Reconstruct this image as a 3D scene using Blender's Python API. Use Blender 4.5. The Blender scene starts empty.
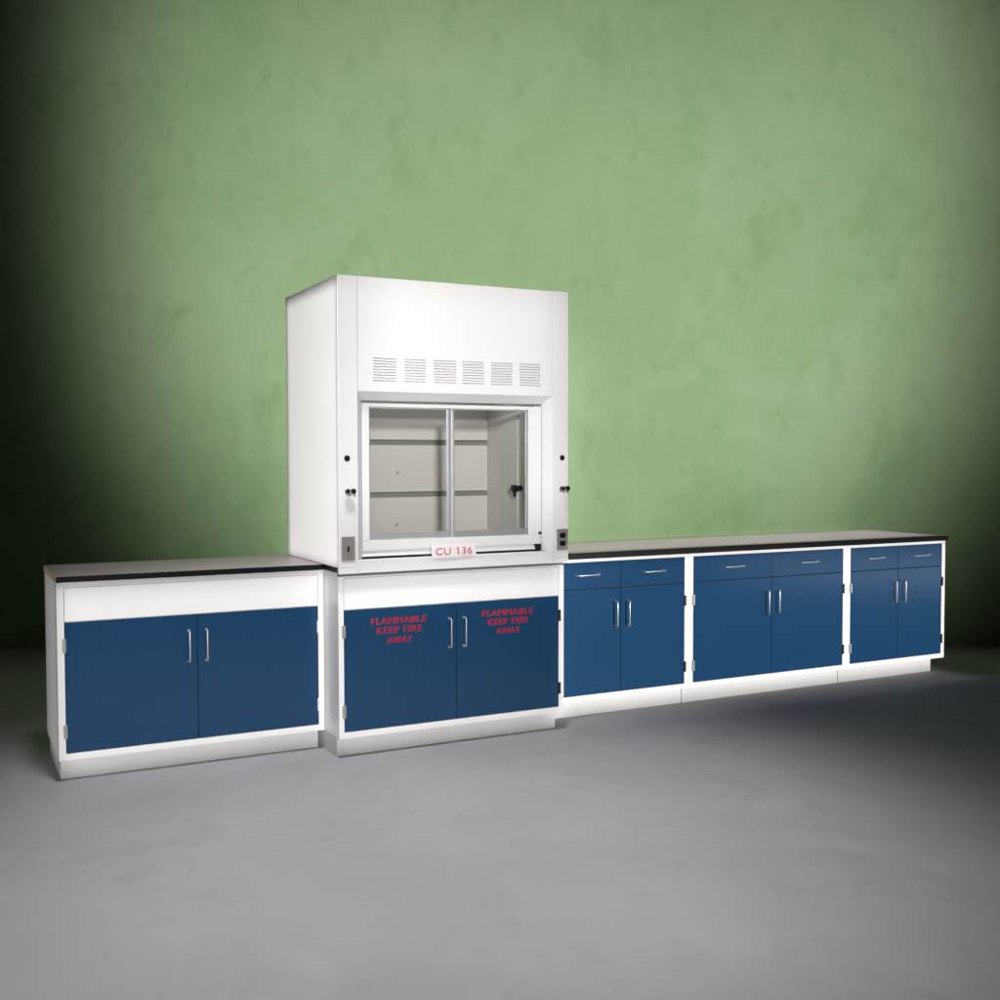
import bpy, bmesh, math
from mathutils import Vector, Matrix
C = bpy.context.scene.collection
SC = bpy.context.scene
PI = math.pi
def s2l(v):
    v /= 255.0
    return v / 12.92 if v <= 0.04045 else ((v + 0.055) / 1.055) ** 2.4

# ---------------------------------------------------------------- materials
def mat(name, col, rough=0.5, metal=0.0, spec=0.5, noise=None, bump=None, coat=0.0, rvar=None):
    """noise=(scale, amount, stretch) mottles the base colour; bump=(scale, strength, distance)"""
    m = bpy.data.materials.new(name); m.use_nodes = True
    nt = m.node_tree; b = nt.nodes['Principled BSDF']
    b.inputs['Base Color'].default_value = (*col, 1)
    b.inputs['Roughness'].default_value = rough
    b.inputs['Metallic'].default_value = metal
    b.inputs['Specular IOR Level'].default_value = spec
    b.inputs['Coat Weight'].default_value = coat
    tc = nt.nodes.new('ShaderNodeTexCoord')
    def nz(scale, detail=5, stretch=(1, 1, 1)):
        mp = nt.nodes.new('ShaderNodeMapping'); mp.inputs['Scale'].default_value = stretch
        nt.links.new(tc.outputs['Object'], mp.inputs['Vector'])
        n = nt.nodes.new('ShaderNodeTexNoise'); n.inputs['Scale'].default_value = scale
        n.inputs['Detail'].default_value = detail
        nt.links.new(mp.outputs['Vector'], n.inputs['Vector'])
        return n
    if noise:
        n = nz(noise[0], 6, noise[2] if len(noise) > 2 else (1, 1, 1))
        mr = nt.nodes.new('ShaderNodeMapRange')
        mr.inputs['From Min'].default_value = .3; mr.inputs['From Max'].default_value = .7
        mr.inputs['To Min'].default_value = 1 - noise[1]; mr.inputs['To Max'].default_value = 1 + noise[1]
        nt.links.new(n.outputs['Fac'], mr.inputs['Value'])
        vm = nt.nodes.new('ShaderNodeVectorMath'); vm.operation = 'SCALE'
        vm.inputs[0].default_value = col
        nt.links.new(mr.outputs['Result'], vm.inputs['Scale'])
        nt.links.new(vm.outputs['Vector'], b.inputs['Base Color'])
    if rvar:
        n = nz(rvar[0], 4)
        mr = nt.nodes.new('ShaderNodeMapRange')
        mr.inputs['To Min'].default_value = rough - rvar[1]; mr.inputs['To Max'].default_value = rough + rvar[1]
        nt.links.new(n.outputs['Fac'], mr.inputs['Value']); nt.links.new(mr.outputs['Result'], b.inputs['Roughness'])
    if bump:
        n = nz(bump[0], 6)
        bp = nt.nodes.new('ShaderNodeBump'); bp.inputs['Strength'].default_value = bump[1]
        bp.inputs['Distance'].default_value = bump[2]
        nt.links.new(n.outputs['Fac'], bp.inputs['Height']); nt.links.new(bp.outputs['Normal'], b.inputs['Normal'])
    return m

WHITE = mat('white_enamel', (.80, .785, .78), .33, noise=(3, .012), bump=(2.2, .12, .004), rvar=(5, .05))
VENT = mat('vent_shade', (.73, .72, .715), .5)  # greyed colour stands for the louvres catching less light
LINER = mat('liner_panel', (.58, .555, .54), .55, noise=(3, .03))
TRIM = mat('white_trim', (.78, .77, .765), .4, noise=(4, .012))
KICK = mat('kick_enamel', (.71, .695, .685), .45, noise=(2.5, .04), rvar=(5, .05))
BLUE = mat('blue_enamel', (.0105, .0465, .110), .17, spec=.38, noise=(1.3, .05), bump=(2.6, .10, .006), rvar=(3, .05))
BLACK = mat('black_resin', (.008, .007, .0075), .5, spec=.18, noise=(40, .2))
TOPM = mat('worktop_sheen', (.32, .266, .280), .34, spec=.25, noise=(3, .06), rvar=(4, .05))  # grey base colour stands in for the reflected sheen on black resin
CORE = mat('particle_core', (.50, .40, .24), .8, noise=(60, .25))
STEEL = mat('brushed_steel', (.40, .385, .37), .35, .5, noise=(30, .05, (1, 1, .1)))
CHROME = mat('satin_chrome', (.48, .48, .50), .34, .5)
ALU = mat('aluminium', (.74, .74, .75), .38, .75, noise=(20, .04))
PLATE = mat('stainless_plate', (.47, .43, .40), .38, .6, noise=(25, .06, (1, 1, .2)))
DARK = mat('void_shade', (.012, .012, .012), .7)  # near-black colour paints the shade in door pockets and sill gap
PLAST = mat('black_plastic', (.010, .010, .011), .4, spec=.25)
BROWN = mat('shaded_hinge_and_toggle', (.03, .022, .02), .4, .6)  # dark colour holds the shadow on right hinges; also the toggle's own brown
RED = mat('red_vinyl', (.36, .016, .032), .6, spec=.15, noise=(40, .15))
PINK = mat('red_marker', (.80, .16, .22), .7, noise=(60, .2))
PAPER = mat('paper', (.88, .87, .87), .8)
SLOT = mat('slot_grey', (.25, .24, .23), .6)

GLASS = bpy.data.materials.new('sash_glass'); GLASS.use_nodes = True
nt = GLASS.node_tree; nt.nodes.clear()
o_ = nt.nodes.new('ShaderNodeOutputMaterial'); tr = nt.nodes.new('ShaderNodeBsdfTransparent')
tr.inputs['Color'].default_value = (.95, .955, .945, 1)
gl = nt.nodes.new('ShaderNodeBsdfGlossy'); gl.inputs['Roughness'].default_value = .04
fr = nt.nodes.new('ShaderNodeFresnel'); fr.inputs['IOR'].default_value = 1.5
mx = nt.nodes.new('ShaderNodeMixShader')
nt.links.new(fr.outputs[0], mx.inputs[0]); nt.links.new(tr.outputs[0], mx.inputs[1]); nt.links.new(gl.outputs[0], mx.inputs[2])
nt.links.new(mx.outputs[0], o_.inputs['Surface'])

def surface_material(name, col_a, col_b, scale, stretch, rough, spots=None, bumpd=.01, bstr=.3, fine=None):
    m = bpy.data.materials.new(name); m.use_nodes = True
    nt = m.node_tree; b = nt.nodes['Principled BSDF']; b.inputs['Roughness'].default_value = rough
    b.inputs['Specular IOR Level'].default_value = .2
    tc = nt.nodes.new('ShaderNodeTexCoord'); mp = nt.nodes.new('ShaderNodeMapping')
    mp.inputs['Scale'].default_value = stretch
    nt.links.new(tc.outputs['Object'], mp.inputs['Vector'])
    def nz(s, d, dist=0.0, r=.55):
        n = nt.nodes.new('ShaderNodeTexNoise'); n.inputs['Scale'].default_value = s
        n.inputs['Detail'].default_value = d; n.inputs['Roughness'].default_value = r
        n.inputs['Distortion'].default_value = dist
        nt.links.new(mp.outputs['Vector'], n.inputs['Vector']); return n
    n1 = nz(scale, 7, .4)
    cr = nt.nodes.new('ShaderNodeValToRGB')
    cr.color_ramp.elements[0].position = .32; cr.color_ramp.elements[0].color = (*col_a, 1)
    cr.color_ramp.elements[1].position = .68; cr.color_ramp.elements[1].color = (*col_b, 1)
    nt.links.new(n1.outputs['Fac'], cr.inputs['Fac'])
    out = cr.outputs['Color']
    def layer(scale_, lo, hi, colr, amt, dist=1.2):
        nonlocal out
        n2 = nz(scale_, 8, dist, .62)
        r2 = nt.nodes.new('ShaderNodeMapRange'); r2.inputs['From Min'].default_value = lo; r2.inputs['From Max'].default_value = hi
        r2.inputs['To Max'].default_value = amt
        nt.links.new(n2.outputs['Fac'], r2.inputs['Value'])
        mx = nt.nodes.new('ShaderNodeMix'); mx.data_type = 'RGBA'
        nt.links.new(r2.outputs['Result'], mx.inputs['Factor'])
        nt.links.new(out, mx.inputs['A']); mx.inputs['B'].default_value = (*colr, 1)
        out = mx.outputs['Result']
    for s in spots or []: layer(*s)
    nt.links.new(out, b.inputs['Base Color'])
    nb = nz(fine or scale * 6, 8)
    bp = nt.nodes.new('ShaderNodeBump'); bp.inputs['Strength'].default_value = bstr; bp.inputs['Distance'].default_value = bumpd
    nt.links.new(nb.outputs['Fac'], bp.inputs['Height']); nt.links.new(bp.outputs['Normal'], b.inputs['Normal'])
    return m
WALLM = surface_material('green_plaster', (.228, .335, .170), (.290, .388, .225), .8, (1, 1, .75), .85,
    spots=[(2.3, .55, .75, (.13, .25, .095), .45, .5), (6.5, .54, .72, (.15, .24, .10), .30, .35), (14, .55, .72, (.30, .40, .24), .25, .3), (1.5, .58, .75, (.34, .44, .28), .35)], bumpd=.012, bstr=.35, fine=5)
FLOORM = surface_material('grey_screed', (.325, .322, .340), (.38, .378, .398), .9, (1, 1, 1), .8,
    spots=[(3.0, .55, .75, (.25, .25, .255), .4), (11, .60, .78, (.24, .24, .24), .3), (1.3, .55, .75, (.42, .42, .42), .4)], bumpd=.004, bstr=.2, fine=9)

# ---------------------------------------------------------------- mesh helpers
def bm_box(bm, x0, x1, y0, y1, z0, z1, bev=0.0):
    b2 = bmesh.new()
    bmesh.ops.create_cube(b2, size=1)
    for v in b2.verts:
        v.co = Vector(((x0 + x1) / 2 + v.co.x * (x1 - x0), (y0 + y1) / 2 + v.co.y * (y1 - y0), (z0 + z1) / 2 + v.co.z * (z1 - z0)))
    if bev: bmesh.ops.bevel(b2, geom=b2.edges[:], offset=bev, segments=2, affect='EDGES', profile=.6)
    merge(bm, b2); return bm
def merge(bm, b2):
    me = bpy.data.meshes.new('tmp'); b2.to_mesh(me); b2.free(); bm.from_mesh(me); bpy.data.meshes.remove(me)
def bm_cyl(bm, p0, p1, r0, r1=None, seg=20):
    r1 = r0 if r1 is None else r1
    p0, p1 = Vector(p0), Vector(p1); d = p1 - p0
    b2 = bmesh.new()
    bmesh.ops.create_cone(b2, cap_ends=True, segments=seg, radius1=r0, radius2=r1, depth=d.length)
    q = Vector((0, 0, 1)).rotation_difference(d.normalized()).to_matrix().to_4x4()
    bmesh.ops.transform(b2, matrix=Matrix.Translation((p0 + p1) / 2) @ q, verts=b2.verts[:])
    merge(bm, b2); return bm
def bm_tube(bm, pts, r, seg=12):
    """round bar swept along a polyline, corners shared"""
    pts = [Vector(p) for p in pts]; rings = []
    for i, p in enumerate(pts):
        a = (pts[i] - pts[i - 1]).normalized() if i else (pts[1] - pts[0]).normalized()
        b = (pts[i + 1] - pts[i]).normalized() if i < len(pts) - 1 else a
        t = (a + b).normalized()
        ref = Vector((1, 0, 0)) if abs(t.x) < .8 else Vector((0, 0, 1))
        n = t.cross(ref).normalized(); m = t.cross(n).normalized()
        rings.append([bm.verts.new(p + (n * math.cos(k * 2 * PI / seg) + m * math.sin(k * 2 * PI / seg)) * r) for k in range(seg)])
    for i in range(len(rings) - 1):
        for k in range(seg):
            bm.faces.new((rings[i][k], rings[i][(k + 1) % seg], rings[i + 1][(k + 1) % seg], rings[i + 1][k]))
    bm.faces.new(rings[0]); bm.faces.new(rings[-1][::-1])
    bmesh.ops.recalc_face_normals(bm, faces=bm.faces[:])
    return bm
def bm_prism(bm, poly, axis, a0, a1):
    """poly in the two other axes, extruded along axis"""
    def mk(p, a):
        if axis == 'x': return (a, p[0], p[1])
        if axis == 'z': return (p[0], p[1], a)
        return (p[0], a, p[1])
    f0 = [bm.verts.new(mk(p, a0)) for p in poly]; f1 = [bm.verts.new(mk(p, a1)) for p in poly]
    n = len(poly)
    bm.faces.new(f0); bm.faces.new(f1[::-1])
    for i in range(n): bm.faces.new((f0[i], f1[i], f1[(i + 1) % n], f0[(i + 1) % n]))
    bmesh.ops.recalc_face_normals(bm, faces=bm.faces[:])
    return bm
def pocket_box(bm, x0, x1, y0, y1, z0, z1, openings, dark=False):
    """box whose front face (y0) has rectangular pockets (xa, xb, za, zb, depth)"""
    xs = sorted(set([x0, x1] + [o[0] for o in openings] + [o[1] for o in openings]))
    zs = sorted(set([z0, z1] + [o[2] for o in openings] + [o[3] for o in openings]))
    vd = {}
    def V(x, y, z):
        k = (round(x, 5), round(y, 5), round(z, 5))
        if k not in vd: vd[k] = bm.verts.new(k)
        return vd[k]
    def inside(x, z): return any(o[0] < x < o[1] and o[2] < z < o[3] for o in openings)
    for i in range(len(xs) - 1):
        for j in range(len(zs) - 1):
            if inside((xs[i] + xs[i + 1]) / 2, (zs[j] + zs[j + 1]) / 2): continue
            bm.faces.new((V(xs[i], y0, zs[j]), V(xs[i + 1], y0, zs[j]), V(xs[i + 1], y0, zs[j + 1]), V(xs[i], y0, zs[j + 1])))
    for a, b, c, d, dep in openings:
        X = [x for x in xs if a <= x <= b]; Z = [z for z in zs if c <= z <= d]; yb = y0 + dep
        for i in range(len(X) - 1):
            bm.faces.new((V(X[i], y0, c), V(X[i], yb, c), V(X[i + 1], yb, c), V(X[i + 1], y0, c)))
            bm.faces.new((V(X[i], y0, d), V(X[i + 1], y0, d), V(X[i + 1], yb, d), V(X[i], yb, d)))
        for j in range(len(Z) - 1):
            bm.faces.new((V(a, y0, Z[j]), V(a, y0, Z[j + 1]), V(a, yb, Z[j + 1]), V(a, yb, Z[j])))
            bm.faces.new((V(b, y0, Z[j]), V(b, yb, Z[j]), V(b, yb, Z[j + 1]), V(b, y0, Z[j + 1])))
        ring = [V(x, yb, c) for x in X] + [V(b, yb, z) for z in Z[1:]] + [V(x, yb, d) for x in X[::-1][1:]] + [V(a, yb, z) for z in Z[::-1][1:-1]]
        f = bm.faces.new(ring)
        if dark: f.material_index = 1
    fb = [V(x, y0, z0) for x in xs]; ft = [V(x, y0, z1) for x in xs]
    fl = [V(x0, y0, z) for z in zs]; frr = [V(x1, y0, z) for z in zs]
    bm.faces.new(fb[::-1] + [V(x0, y1, z0), V(x1, y1, z0)])
    bm.faces.new(ft + [V(x1, y1, z1), V(x0, y1, z1)])
    bm.faces.new(fl + [V(x0, y1, z1), V(x0, y1, z0)])
    bm.faces.new(frr[::-1] + [V(x1, y1, z0), V(x1, y1, z1)])
    bm.faces.new((V(x1, y1, z0), V(x0, y1, z0), V(x0, y1, z1), V(x1, y1, z1)))
    bmesh.ops.recalc_face_normals(bm, faces=bm.faces[:])
    return bm
def world_loc(p):
    v = Vector((0, 0, 0))
    while p: v += p.location; p = p.parent
    return v
def obj(name, bm, m, parent=None, smooth=False, loc=None):
    """links bm (drawn in world coordinates) as one mesh, origin at loc or at its parent's"""
    me = bpy.data.meshes.new(name); 
    base = world_loc(parent)
    org = Vector(loc) if loc is not None else base
    bm.transform(Matrix.Translation(-org)); bm.to_mesh(me); bm.free()
    if isinstance(m, (list, tuple)):
        for k in m: me.materials.append(k)
    else: me.materials.append(m)
    o = bpy.data.objects.new(name, me); C.objects.link(o)
    o.parent = parent; o.location = org - base
    if smooth:
        for p in me.polygons: p.use_smooth = True
    return o
def thing(name, label, cat, loc, group=None):
    o = bpy.data.objects.new(name, None); C.objects.link(o); o.location = loc; o.empty_display_size = .1
    o['label'] = label; o['category'] = cat
    if group: o['group'] = group
    return o
def lettering(name, text, x0, x1, z0, z1, y, m, parent, bold=0.0, thick=.0002, label=None, spacing=1.0, skew=0.0):
    cu = bpy.data.curves.new('txt', 'FONT'); cu.body = text; cu.size = 1; cu.offset = bold; cu.space_character = spacing
    cu.resolution_u = 4
    ob = bpy.data.objects.new('txt', cu); C.objects.link(ob)
    bpy.context.view_layer.update()
    me = bpy.data.meshes.new_from_object(ob.evaluated_get(bpy.context.evaluated_depsgraph_get()))
    bpy.data.objects.remove(ob); bpy.data.curves.remove(cu)
    b2 = bmesh.new(); b2.from_mesh(me); bpy.data.meshes.remove(me)
    xs = [v.co.x for v in b2.verts]; ys = [v.co.y for v in b2.verts]
    ax, bx, ay, by = min(xs), max(xs), min(ys), max(ys)
    for v in b2.verts:
        t = (v.co.y - ay) / (by - ay); s_ = (v.co.x - ax) / (bx - ax)
        v.co = Vector((x0 + s_ * (x1 - x0) + skew * t, y, z0 + t * (z1 - z0)))
    bmesh.ops.remove_doubles(b2, verts=b2.verts[:], dist=1e-5)
    g = bmesh.ops.extrude_face_region(b2, geom=b2.faces[:])
    for v in [e for e in g['geom'] if isinstance(e, bmesh.types.BMVert)]: v.co.y -= thick
    bmesh.ops.recalc_face_normals(b2, faces=b2.faces[:])
    return b2

# ---------------------------------------------------------------- setting
CX, CY, CZ, YAW, PIT, ROL = -1.65949, -4.89661, 1.42597, 0.474649, -0.039176, -0.0020266
dv = Vector((math.sin(YAW), math.cos(YAW), 0)); rv = Vector((math.cos(YAW), -math.sin(YAW), 0))
def W(u, w, z=0.0):
    """a place in the room: u metres right of and w metres in front of the spot where the photographer stood"""
    return Vector((CX, CY, 0)) + rv * u + dv * w + Vector((0, 0, z))
WD = 8.25
bm = bmesh.new()
fv = [bm.verts.new(W(u, w)) for u, w in ((-9, -5), (13, -5), (13, WD + .3), (-9, WD + .3))]
bm.faces.new(fv)
fl = obj('floor', bm, FLOORM); fl['kind'] = 'structure'
bm = bmesh.new()
b2 = bmesh.new(); bmesh.ops.create_cube(b2, size=1)
for v in b2.verts: v.co = W(2 + v.co.x * 22, WD + .1 + v.co.y * .2, 3.5 + v.co.z * 7)
merge(bm, b2)
wl = obj('wall', bm, WALLM); wl['kind'] = 'structure'

# ---------------------------------------------------------------- cabinets
H = .914
def pull(p0, p1, out, parent, name='handle'):
    """round wire pull between two points on the face, standing out by `out` (towards -y)"""
    p0, p1 = Vector(p0), Vector(p1); d = (p1 - p0).normalized(); o = Vector((0, -out, 0)); r = .010
    pts = [p0, p0 + o * .72, p0 + o * .93 + d * r * .35, p0 + o + d * r, p1 + o - d * r, p1 + o * .93 - d * r * .35, p1 + o * .72, p1]
    bm = bmesh.new(); bm_tube(bm, pts, .0038, 10)
    bm_cyl(bm, p0 + Vector((0, .0, 0)), p0 + Vector((0, -.003, 0)), .0058); bm_cyl(bm, p1, p1 + Vector((0, -.003, 0)), .0058)
    return obj(name, bm, CHROME, parent, smooth=True, loc=p0)
def hinge(x, y, z0, z1, parent, m, side):
    bm = bmesh.new()
    bm_box(bm, x - .009, x + .009, y - .0035, y - .0002, z0, z1, .0008)
    for k in range(3):
        a = z0 + (z1 - z0) * k / 3; b = z0 + (z1 - z0) * (k + 1) / 3
        bm_cyl(bm, (x + side * .004, y - .005, a + .001), (x + side * .004, y - .005, b - .001), .0048, seg=10)
    return obj('hinge', bm, m, parent, loc=(x, y, z0))
def door(x0, x1, y, z0, z1, parent, hx, hz0=.493, hz1=.636, name='door'):
    bm = bmesh.new(); bm_box(bm, x0, x1, y - .001, y + .019, z0, z1, .0022)
    d = obj(name, bm, BLUE, parent, loc=(x0, y, z0))
    pull((hx, y - .001, hz0), (hx, y - .001, hz1), .030, d)
    return d
def drawer(x0, x1, y, z0, z1, parent):
    bm = bmesh.new(); bm_box(bm, x0, x1, y - .001, y + .019, z0, z1, .0022)
    d = obj('drawer', bm, BLUE, parent, loc=(x0, y, z0)); xc = (x0 + x1) / 2 - .004; zc = .790
    pull((xc - .073, y - .001, zc), (xc + .073, y - .001, zc), .028, d)
    return d
def cabinet(name, label, cat, x0, x1, yf, yb, sl, sr, ztop, zd1, drawers, kin=(.012, .012), group=None, kick_z=.098, split=None, hl=STEEL, hr=BROWN, panel=True):
    t = thing(name, label, cat, ((x0 + x1) / 2, (yf + yb) / 2, 0), group)
    g = .0025; z0 = .128
    xa, xb = x0 + sl, x1 - sr
    op = [(xa, xb, z0, zd1, .022)]
    if drawers: op = [(xa, xb, z0, .8597, .022)]
    bm = bmesh.new()
    if not drawers and panel: op.append((xa, xb, zd1 + .0015, .8632, .0215))
    pocket_box(bm, x0, x1, yf, yb, kick_z, ztop, op, True)
    c = obj('carcass', bm, (WHITE, DARK), t)  # pocket backs painted dark as the unlit inside
    bv = c.modifiers.new('soft_edge', 'BEVEL'); bv.width = .0018; bv.segments = 2; bv.limit_method = 'ANGLE'; bv.angle_limit = .6
    bm = bmesh.new(); bm_box(bm, x0 + kin[0], x1 - kin[1], yf + .0713, yb - .004, 0, kick_z - .0005)
    obj('toe_kick', bm, KICK, t)
    xm = split if split is not None else (xa + xb) / 2
    zt = .711 if drawers else zd1
    ds = [door(xa + g * .6, xm - g / 2, yf, z0 + g, zt - g * .6, t, xm - .040), door(xm + g / 2, xb - g * .6, yf, z0 + g, zt - g * .6, t, xm + .040)]
    if drawers:
        drawer(xa + g * .6, xm - g / 2, yf, .7132, .8597 - g * .6, t); drawer(xm + g / 2, xb - g * .6, yf, .7132, .8597 - g * .6, t)
    elif panel:
        bm = bmesh.new(); bm_box(bm, xa + .002, xb - .002, yf - .0006, yf + .018, zd1 + .003, .8612, .0012)
        obj('top_panel', bm, WHITE, t)
    for a, b in ((.578, .638), (.197, .257)):
        hinge(xa - .001, yf, a, b, t, hl, 1); hinge(xb + .002, yf, a, b, t, hr, -1)
    return t, ds
yL, yB, yR, yK = .2119, 0.0, .1678, .7996
left, _ = cabinet('base_cabinet', 'white cabinet left of the fume hood with two plain blue doors under a blank panel', 'cabinet',
    -1.215, -.0035, yL, yK, .030, .0275, .8865, .7101, False, split=-.6105, kick_z=.0985, hr=WHITE)
base, bd = cabinet('base_cabinet', 'white cabinet below the fume hood with red flammable warnings on both blue doors', 'cabinet',
    0, 1.2293, yB, yK, .026, .030, .8700, .7101, False, split=.6115, kick_z=.0985)
GR = 'blue drawer cabinets under the long countertop'
r1, _ = cabinet('drawer_cabinet', 'blue drawer cabinet directly right of the fume hood base, its left edge hidden behind it', 'cabinet',
    1.2325, 2.1630, yR, yK, .0265, .030, .8775, .711, True, kin=(.001, .0015), split=1.6962, group=GR, kick_z=.0985)
r2, _ = cabinet('drawer_cabinet', 'widest blue drawer cabinet, the middle one under the long black countertop', 'cabinet',
    2.1640, 3.3828, yR, yK, .030, .030, .8775, .711, True, kin=(.0015, .0015), split=2.7744, group=GR, kick_z=.0985)
r3, _ = cabinet('drawer_cabinet', 'blue drawer cabinet at the far right end of the row under the long countertop', 'cabinet',
    3.3838, 4.2572, yR, yK, .030, .030, .8775, .711, True, kin=(.0015, .045), split=3.8266, group=GR, kick_z=.0985)
bm = bmesh.new(); bm_box(bm, 0, 1.2293, yB + .0285, yK, .8702, .8862)
obj('top_frame', bm, WHITE, base)
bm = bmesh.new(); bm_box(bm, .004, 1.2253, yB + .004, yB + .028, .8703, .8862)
obj('shade_strip', bm, mat('painted_shade', (.17, .16, .155), .6), base)  # grey strip painted in for the shade band under the hood front
# warnings on the flammables doors
for d, rows in ((bd[0], ((.162, .449, .6310, .6620), (.190, .427, .5850, .6160), (.243, .374, .5360, .5660))),
                (bd[1], ((.754, 1.047, .6310, .6620), (.786, 1.018, .5850, .6160), (.833, .971, .5380, .5670)))):
    allb = bmesh.new()
    for txt, (a, b, c, e) in zip(('FLAMMABLE', 'KEEP FIRE', 'AWAY'), rows):
        for j, sh in enumerate((-.0017, 0, .0017)):
            merge(allb, lettering('t', txt, a + .0017 + sh, b - .0017 + sh, c, e, yB - .0012 - j * .0003, RED, d, spacing=1.12))
    obj('lettering', allb, RED, d, loc=(rows[0][0], yB - .001, rows[2][2]))

# ---------------------------------------------------------------- countertops
def slab(name, label, x0, x1, y0, y1, z0, z1, raw_left=False):
    t = thing(name, label, 'countertop', ((x0 + x1) / 2, (y0 + y1) / 2, z0))
    bm = bmesh.new(); bm_box(bm, x0 + (.003 if raw_left else 0), x1, y0, y1, z0, z1 - .0015, .0012)
    obj('slab', bm, BLACK, t)
    bm = bmesh.new(); bm_box(bm, x0 + (.003 if raw_left else 0), x1, y0 + .0008, y1, z1 - .0015, z1, .0004)
    obj('sheen_sheet', bm, TOPM, t)  # thin grey layer paints the sheen of the black slab
    if raw_left:
        bm = bmesh.new(); bm_box(bm, x0, x0 + .003, y0 + .003, y1, z0, z1 - .001)
        obj('raw_edge', bm, CORE, t)
    return t
slab('countertop', 'short black edged countertop with a raw tan left end, left of the hood', -1.219, -.010, yL - .010, yK, .8870, H, True)
slab('countertop', 'long dark countertop spanning the three drawer cabinets right of the fume hood', 1.2345, 4.272, yR - .010, yK, .8780, H - .0005)
slab('countertop', 'black worktop slab under the fume hood, its left edge showing beside the short countertop', .0005, 1.2290, -.0150, yK, .8865, H)

# ---------------------------------------------------------------- fume hood
HF = -.0399; HL, HR = -.008, 1.2328; HT = 2.2775; HBK = .7990; HS = H + .0012
IL, IR = .0885, 1.1385        # inner edges of the corner posts
OL, OR, OT = .1250, 1.1060, 1.7030   # inner edge of the splayed reveal
hood = thing('fume_hood', 'tall white laboratory fume hood with sliding glass sash on the flammables cabinet', 'fume hood', (.6124, .38, HS))
for a, b, nm in ((HL, IL, 0), (IR, HR, 1)):
    bm = bmesh.new(); bm_box(bm, a, b, HF, HBK, HS, HT, .0025)
    bm_box(bm, a, b, HF, -.017, .8862, HS - .0006, .0008)
    obj('side_panel', bm, WHITE, hood)
# front upper panel with six grilles of horizontal slots
vx = [(.167, .284), (.324, .436), (.478, .596), (.631, .748), (.788, .906), (.948, 1.066)]
ops = []
for a, b in vx:
    n = 9
    for k in range(n):
        z = 1.7945 + k * (1.899 - 1.7945) / (n - 1); ops.append((a, b, z - .0030, z + .0030, .010))
bm = bmesh.new(); pocket_box(bm, IL + .0015, IR - .0015, HF + .0008, HF + .03, 1.7425, HT - .001, ops)
fp = obj('front_panel', bm, WHITE, hood)
for a, b in vx:      # pressed lips over each slot
    bm = bmesh.new()
    for k in range(9):
        z = 1.7945 + k * (1.899 - 1.7945) / 8
        bm_prism(bm, [(HF + .0006, z + .0090), (HF - .0030, z + .0012), (HF + .0006, z + .0016)], 'x', a - .001, b + .001)
    obj('vent_grille', bm, VENT, fp)
# roof and back
bm = bmesh.new(); bm_box(bm, IL + .0005, IR - .0005, HF + .031, HBK, 1.86, HT - .004)
obj('top_box', bm, WHITE, hood)
bm = bmesh.new(); bm_box(bm, IL + .0005, IR - .0005, HBK - .03, HBK - .001, HS, 1.859)
obj('back_panel', bm, WHITE, hood)
# splayed reveal around the opening
bm = bmesh.new()
def q(*p): bm.faces.new([bm.verts.new(k) for k in p])
yi = HF + .052; zb = .951; yb_ = HF + .10
A = (IL, HF + .0009, 1.742); B = (IR, HF + .0009, 1.742); Cc = (OL, yi, OT); D = (OR, yi, OT)
q(A, B, D, Cc)
q((IL, HF + .0009, zb), A, Cc, (OL, yi, zb)); q(B, (IR, HF + .0009, zb), (OR, yi, zb), D)
q(Cc, D, (OR, yb_, OT), (OL, yb_, OT)); q((OL, yi, zb), Cc, (OL, yb_, OT), (OL, yb_, zb)); q(D, (OR, yi, zb), (OR, yb_, zb), (OR, yb_, OT))
q((OL, yb_, OT), (OR, yb_, OT), (OR, yb_, 1.86), (OL, yb_, 1.86))
obj('opening_reveal', bm, WHITE, hood)
# sill and foil
bm = bmesh.new(); bm_box(bm, IL + .0006, IR - .0006, HF, HF + .028, .8862, .9500, .0035)
obj('sill', bm, WHITE, hood)
bm = bmesh.new()
bm_prism(bm, [(HF + .046, .9595), (HF + .058, .9840), (HF + .072, .9900), (HF + .072, .9595)], 'x', .1085, 1.062)
obj('air_foil', bm, TRIM, hood)
bm = bmesh.new(); bm_box(bm, 1.0635, 1.094, HF + .040, HF + .06, .952, .986, .003)
obj('sash_stop', bm, PLAST, hood)
bm = bmesh.new(); bm_box(bm, 1.079, 1.094, HF + .030, HF + .044, 1.037, 1.049, .003)
obj('sash_catch', bm, PLAST, hood)
bm = bmesh.new(); bm_box(bm, .1085, OR - .001, HF + .0745, HF + .080, H + .003, .9845)
obj('sill_shade', bm, DARK, hood)  # dark sheet painted as the shade in the gap behind the sill
# interior
yi2 = .605
for a, b, nm in ((IL + .001, .140, 'inner_liner'), (1.0900, IR - .001, 'inner_liner')):
    bm = bmesh.new(); bm_box(bm, a, b, HF + .101, HBK - .032, H + .0018, 1.855)
    if a > 1: bm_box(bm, 1.0835, 1.0898, .240, .415, .935, 1.80, .002)
    if a > 1: bm_box(bm, 1.0865, 1.0898, .03, .236, 1.118, 1.1225, .0008)
    obj(nm, bm, LINER, hood)
bm = bmesh.new()
for z0, z1 in ((.935, 1.2165), (1.2455, 1.4985), (1.5275, 1.852)): bm_box(bm, .142, 1.088, yi2, yi2 + .012, z0, z1, .001)
bz = obj('baffle', bm, LINER, hood)
for x, z in ((.545, 1.350), (.540, 1.068)):
    bm = bmesh.new(); bm_cyl(bm, (x, yi2, z), (x, yi2 - .004, z), .008, .006)
    obj('screw', bm, mat('dull_screw', (.30, .29, .28), .6), bz)
bm = bmesh.new(); bm_box(bm, .142, 1.088, yi2 + .030, yi2 + .036, .935, 1.852)
obj('rear_plenum', bm, SLOT, hood)
bm = bmesh.new(); bm_box(bm, .142, 1.088, HF + .081, yi2 + .028, H + .0015, .934)
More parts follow.
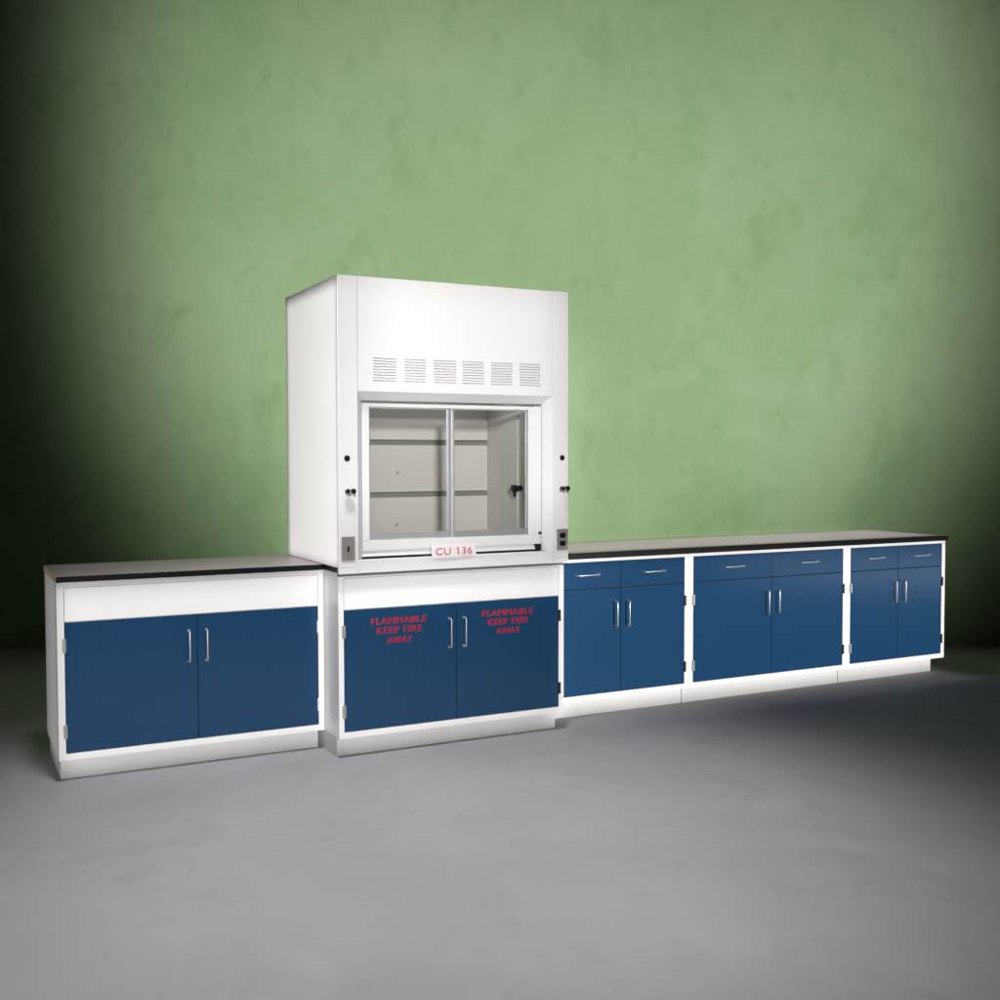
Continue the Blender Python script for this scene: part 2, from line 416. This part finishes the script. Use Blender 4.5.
obj('work_surface', bm, LINER, hood)
bm = bmesh.new()
bm_cyl(bm, (1.0834, .197, 1.268), (1.055, .197, 1.268), .015); bm_cyl(bm, (1.055, .197, 1.268), (1.030, .197, 1.268), .018)
bm_cyl(bm, (1.046, .197, 1.262), (1.046, .197, 1.222), .010, .007)
obj('gas_outlet', bm, PLAST, hood)
# sash
ys = HF + .046
sash = obj('sash', pocket_box(bmesh.new(), .1265, 1.0975, ys, ys + .004, .9855, 1.0365, []), TRIM, hood)
sash.name = 'sash'
bm = bmesh.new(); bm.from_mesh(sash.data)
sash.data.clear_geometry(); bm.free()
bm = bmesh.new()
bm_box(bm, .1265, 1.0975, ys, ys + .026, .9855, 1.0355, .0025)
bm_box(bm, .1265, .1610, ys, ys + .026, 1.0358, 1.6900, .0015)
bm_box(bm, 1.0240, 1.0975, ys, ys + .026, 1.0358, 1.6900, .0025)
bm_box(bm, .1613, 1.0237, ys + .002, ys + .026, 1.6720, 1.6900, .0015)
bm.transform(Matrix.Translation(-Vector(hood.location))); bm.to_mesh(sash.data); bm.free()
def pane_frame(x0, x1, y, lw, rw):
    bm = bmesh.new(); z0, z1 = 1.0370, 1.6715; yy = y + .010
    bm_box(bm, x0, x1, y, yy, z0, z0 + .031, .0012); bm_box(bm, x0, x1, y, yy, z1 - .006, z1, .0008)
    bm_box(bm, x0, x0 + lw, y, yy, z0 + .0312, z1 - .0062, .0012); bm_box(bm, x1 - rw, x1, y, yy, z0 + .0312, z1 - .0062, .0012)
    f = obj('window_frame', bm, ALU, sash)
    bm = bmesh.new(); bm_box(bm, x0 + lw, x1 - rw, y + .004, y + .007, z0 + .0312, z1 - .0062)
    obj('glass_pane', bm, GLASS, sash)
pane_frame(.1614, .5870, ys + .0140, .008, .013)
pane_frame(.5950, 1.0236, ys + .0030, .013, .014)
bm = bmesh.new(); bm_box(bm, .5872, .5948, ys + .012, ys + .022, 1.0382, 1.671)
obj('gap_strip', bm, mat('gap_grey', (.25, .25, .26), .5), sash)  # grey strip filling the gap between the two pane frames
# plugs, service valves, electrical plates
def plug(x, z):
    bm = bmesh.new(); bm_cyl(bm, (x, HF, z), (x, HF - .004, z), .0148, .0130, 28); bm_cyl(bm, (x, HF - .004, z), (x, HF - .0055, z), .009, .008, 24)
    obj('plug', bm, PLAST, hood, loc=(x, HF, z))
plug(.035, 1.4275); plug(1.1965, 1.4285)
def valve(x, z, s):
    bm = bmesh.new()
    bm_cyl(bm, (x, HF, z), (x, HF - .004, z), .016, seg=24); bm_cyl(bm, (x, HF - .004, z), (x, HF - .034, z), .0085, seg=16)
    bm_tube(bm, [(x - .010, HF - .034, z + .004), (x, HF - .036, z - .013), (x + .010, HF - .034, z - .002), (x + .026, HF - .03, z - .018)], .0040, 8)
    v = obj('service_valve', bm, CHROME, hood, smooth=False, loc=(x, HF, z))
    for dx, r in ((-.013, .0095), (.014, .0125)):
        bm = bmesh.new(); bm_cyl(bm, (x + dx, HF - .018, z + .004), (x + dx, HF - .042, z + .004), r * .8, r, 18)
        obj('knob', bm, PLAST, v, loc=(x + dx, HF, z))
valve(.0375, 1.271, 1); valve(1.1940, 1.268, -1)
def plate(x0, x1, z0, z1, kind):
    xc, zc = (x0 + x1) / 2, (z0 + z1) / 2
    bm = bmesh.new(); bm_box(bm, x0, x1, HF - .006, HF - .0002, z0, z1, .0035)
    p = obj('electrical_plate', bm, PLATE, hood, loc=(xc, HF, zc))
    if kind == 'switch':
        bm = bmesh.new(); bm_box(bm, xc - .005, xc + .005, HF - .0075, HF - .0061, zc - .016, zc + .012, .0006)
        bm_box(bm, xc - .0035, xc + .0035, HF - .019, HF - .0072, zc - .006, zc + .006, .001)
        obj('toggle', bm, BROWN, p)
    else:
        for dz in (.0215, -.0195):
            bm = bmesh.new(); bm_cyl(bm, (xc, HF - .0062, zc + dz), (xc, HF - .0082, zc + dz), .0172, seg=28)
            for v in bm.verts:
                v.co.z = max(min(v.co.z, zc + dz + .0135), zc + dz - .0135)
            obj('socket', bm, PLAST, p)
    for dz in ((.030, -.030) if kind == 'switch' else (.001,)):
        bm = bmesh.new(); bm_cyl(bm, (xc, HF - .0061, zc + dz), (xc, HF - .0075, zc + dz), .0032, seg=12)
        obj('screw', bm, STEEL, p)
plate(.0005, .0690, .9490, 1.0620, 'switch'); plate(1.1625, 1.2290, .9530, 1.0620, 'socket')

# paper number sign taped on the sill
sg = thing('paper_sign', 'small white paper sign lettered CU 136 in red on the hood sill', 'sign', (.578, HF - .008, .95))
bm = bmesh.new()
n = 14
pv = []
for i in range(n + 1):
    t = i / n; x = .4600 + t * (.6970 - .4600); bow = .004 * math.sin(t * PI) + .0015 * math.sin(t * 7)
    pv.append([bm.verts.new((x + (-.006 if k else .004), HF - .004 - bow, (.943 + k * .064) + (.0025 * t))) for k in (0, 1)])
for i in range(n): bm.faces.new((pv[i][0], pv[i + 1][0], pv[i + 1][1], pv[i][1]))
g = bmesh.ops.extrude_face_region(bm, geom=bm.faces[:])
for v in [e for e in g['geom'] if isinstance(e, bmesh.types.BMVert)]: v.co.y += .0006
bmesh.ops.recalc_face_normals(bm, faces=bm.faces[:])
sheet = obj('sheet', bm, PAPER, sg)
for txt, a, b in (('CU', .4790, .5600), ('136', .5960, .6760)):
    tb = lettering('t', txt, a, b, .9560, .9925, HF - .0100, PINK, sheet, bold=.012, spacing=1.05)
    if txt == '136': bm_prism(tb, [(.5990, .9925), (.5900, .9870), (.5900, .9830), (.5990, .9880)], 'y', HF - .0102, HF - .0100)
    obj('lettering', tb, PINK, sheet)

# ---------------------------------------------------------------- lamps
def spot(name, loc, aim, power, ang, blend=.5, size=.15, col=(1, 1, 1)):
    l = bpy.data.lights.new(name, 'SPOT'); l.energy = power; l.spot_size = math.radians(ang); l.spot_blend = blend
    l.shadow_soft_size = size; l.color = col
    o = bpy.data.objects.new(name, l); C.objects.link(o); o.location = loc
    o.rotation_euler = (Vector(aim) - Vector(loc)).to_track_quat('-Z', 'Y').to_euler(); return o
def area(name, loc, aim, power, sx, sy, spread=180, col=(1, 1, 1)):
    l = bpy.data.lights.new(name, 'AREA'); l.energy = power; l.shape = 'RECTANGLE'; l.size = sx; l.size_y = sy
    l.spread = math.radians(spread); l.color = col
    o = bpy.data.objects.new(name, l); C.objects.link(o); o.location = loc
    o.rotation_euler = (Vector(aim) - Vector(loc)).to_track_quat('-Z', 'Y').to_euler(); return o
def shutters(o, n, p0, ax, ay, rect, soft, rnd=None, gain=(0, 1)):
    """framing shutters of a profile spot: they crop the beam to a soft edged rectangle (or rounded oval)
    on the plane through p0 with normal n; ax, ay are its two axes, rect = (a0, a1, b0, b1) along them"""
    l = o.data; l.use_nodes = True; nt = l.node_tree; em = nt.nodes['Emission']
    L = Vector(o.location); n = Vector(n); p0 = Vector(p0)
    def vm(op, a, b):
        v = nt.nodes.new('ShaderNodeVectorMath'); v.operation = op
        for i, k in enumerate((a, b)):
            if isinstance(k, Vector): v.inputs[i].default_value = k
            else: nt.links.new(k, v.inputs[i])
        return v.outputs['Value'] if op == 'DOT_PRODUCT' else v.outputs['Vector']
    def ma(op, a, b=0.0, c=0.0):
        v = nt.nodes.new('ShaderNodeMath'); v.operation = op
        for i, k in enumerate((a, b, c)):
            if isinstance(k, (int, float)): v.inputs[i].default_value = k
            else: nt.links.new(k, v.inputs[i])
        return v.outputs[0]
    g = nt.nodes.new('ShaderNodeNewGeometry'); d = g.outputs['Incoming']
    t = ma('DIVIDE', float((p0 - L).dot(n)), vm('DOT_PRODUCT', d, n))
    A = ma('MULTIPLY_ADD', t, vm('DOT_PRODUCT', d, Vector(ax)), float((L - p0).dot(Vector(ax))))
    B = ma('MULTIPLY_ADD', t, vm('DOT_PRODUCT', d, Vector(ay)), float((L - p0).dot(Vector(ay))))
    def ss(v, lo, hi):
        m = nt.nodes.new('ShaderNodeMapRange'); m.interpolation_type = 'SMOOTHSTEP'
        nt.links.new(v, m.inputs['Value']); m.inputs['From Min'].default_value = lo; m.inputs['From Max'].default_value = hi
        return m.outputs['Result']
    a0, a1, b0, b1 = rect
    if rnd is None:
        f = ma('MULTIPLY', ss(A, a0 - soft, a0 + soft), ma('SUBTRACT', 1, ss(A, a1 - soft, a1 + soft)))
        f = ma('MULTIPLY', f, ma('MULTIPLY', ss(B, b0 - soft, b0 + soft), ma('SUBTRACT', 1, ss(B, b1 - soft, b1 + soft))))
    else:
        pa = ma('POWER', ma('ABSOLUTE', ma('DIVIDE', ma('SUBTRACT', A, (a0 + a1) / 2), (a1 - a0) / 2)), rnd)
        pb = ma('POWER', ma('ABSOLUTE', ma('DIVIDE', ma('SUBTRACT', B, (b0 + b1) / 2), (b1 - b0) / 2)), rnd)
        f = ma('SUBTRACT', 1, ss(ma('POWER', ma('ADD', pa, pb), 1.0 / rnd), 1 - soft, 1 + soft))
    if gain[0]:
        f = ma('MULTIPLY', f, ma('MAXIMUM', .2, ma('MULTIPLY_ADD', B, -gain[0], 1 + gain[0] * gain[1])))
    nt.links.new(f, em.inputs['Strength'])
    return o
EX, EY, EZ = Vector((1, 0, 0)), Vector((0, 1, 0)), Vector((0, 0, 1))
# wall wash from a high bar, oval with soft edges
o = spot('wall_wash_lamp', W(.35, 2.4, 6.9), W(.38, WD, 2.9), 1620, 90, .1, .3, (1, 1, .97))
shutters(o, dv, W(0, WD, 0), rv, EZ, (-2.9, 3.68, .18, 8.2), .27, 2.7, (.50, 4.5))
# pool of light on the floor in front
spot('floor_lamp', W(-.3, 2.9, 6.0), W(-.3, 3.95, 0), 1480, 49, .97, .5, (1, .99, 1))
# bright patch of floor far to the right, mirrored faintly in the end doors
spot('side_floor_lamp', (8.5, -4.5, 5), (9.0, -4.9, 0), 5000, 50, .2, .1)
# profile spots on the furniture, shuttered to the fronts they light
WARM = (1, .985, .97)
o = spot('key_lamp', (-2.6, -7.2, 1.9), (-.62, .21, .5), 1850, 22, .1, .10, WARM)
shutters(o, EY, (0, yL, 0), EX, EZ, (-1.24, .06, .02, .885), .025)
o = spot('key_lamp', (-1.4, -7.2, 1.9), (.6, 0, .5), 1680, 22, .1, .10, WARM)
shutters(o, EY, (0, yB, 0), EX, EZ, (-.01, 1.25, .02, .868), .025)
o = spot('key_lamp', (3.3, -7.4, 1.5), (2.85, .17, .5), 3500, 34, .1, .10, WARM)
shutters(o, EY, (0, yR, 0), EX, EZ, (1.20, 4.31, .03, .905), .035)
o = spot('hood_key_lamp', (-2.7, -9.4, 2.9), (.62, 0, 1.6), 4600, 24, .1, .38, WARM)
shutters(o, EY, (0, HF, 0), EX, EZ, (HL - .04, HR + .20, .945, HT + .25), .02)
o = spot('hood_side_lamp', (-5.6, -1.4, 1.9), (0, .4, 1.6), 1420, 28, .1, .04, (1, .99, .96))
shutters(o, EX, (HL, 0, 0), EY, EZ, (HF + .008, HBK - .022, .92, HT - .030), .014)
o = spot('side_lamp', (-5.0, -.9, .9), (-1.2, .52, .5), 260, 26, .1, .1, (1, .99, .97))
shutters(o, EX, (-1.215, 0, 0), EY, EZ, (yL + .03, yK, .03, .93), .03)
# unseen fill light added inside the hood to lift its dim interior
area('hood_fill', (.61, .30, 1.835), (.61, .36, 1.0), .8, .8, .12)
# overhead fill spots added to brighten only the worktop tops
for loc, rect, p in (((-.6, 1.0, 5.2), (-1.21, -.02, yL + .01, yK), 95), ((2.75, 1.1, 5.2), (1.25, 4.20, yR + .03, yK - .03), 900)):
    o = spot('top_fill', loc, ((rect[0] + rect[1]) / 2, .5, H), p, 50, .1, .06)
    shutters(o, EZ, (0, 0, H), EX, EY, rect, .02)
wd = bpy.data.worlds.new('World'); SC.world = wd; wd.use_nodes = True
wd.node_tree.nodes['Background'].inputs[0].default_value = (.9, .95, 1, 1); wd.node_tree.nodes['Background'].inputs[1].default_value = .006

# ---------------------------------------------------------------- camera
cam = bpy.data.cameras.new('camera'); co = bpy.data.objects.new('camera', cam); C.objects.link(co)
fw = Vector((math.sin(YAW) * math.cos(PIT), math.cos(YAW) * math.cos(PIT), math.sin(PIT)))
r = rv.copy(); u = r.cross(fw)
r2 = r * math.cos(ROL) + u * math.sin(ROL); u2 = -r * math.sin(ROL) + u * math.cos(ROL)
M = Matrix((r2, u2, -fw)).transposed().to_4x4(); M.translation = Vector((CX, CY, CZ))
co.matrix_world = M
cam.sensor_width = 36; cam.lens = 36 * 1.091456; cam.shift_y = .0012; cam.clip_end = 100
SC.camera = co
SC.view_settings.view_transform = 'Standard'; SC.view_settings.look = 'None'
SC.view_settings.exposure = 0; SC.view_settings.gamma = 1
SC.cycles.use_denoising = True
SC.cycles.max_bounces = 10
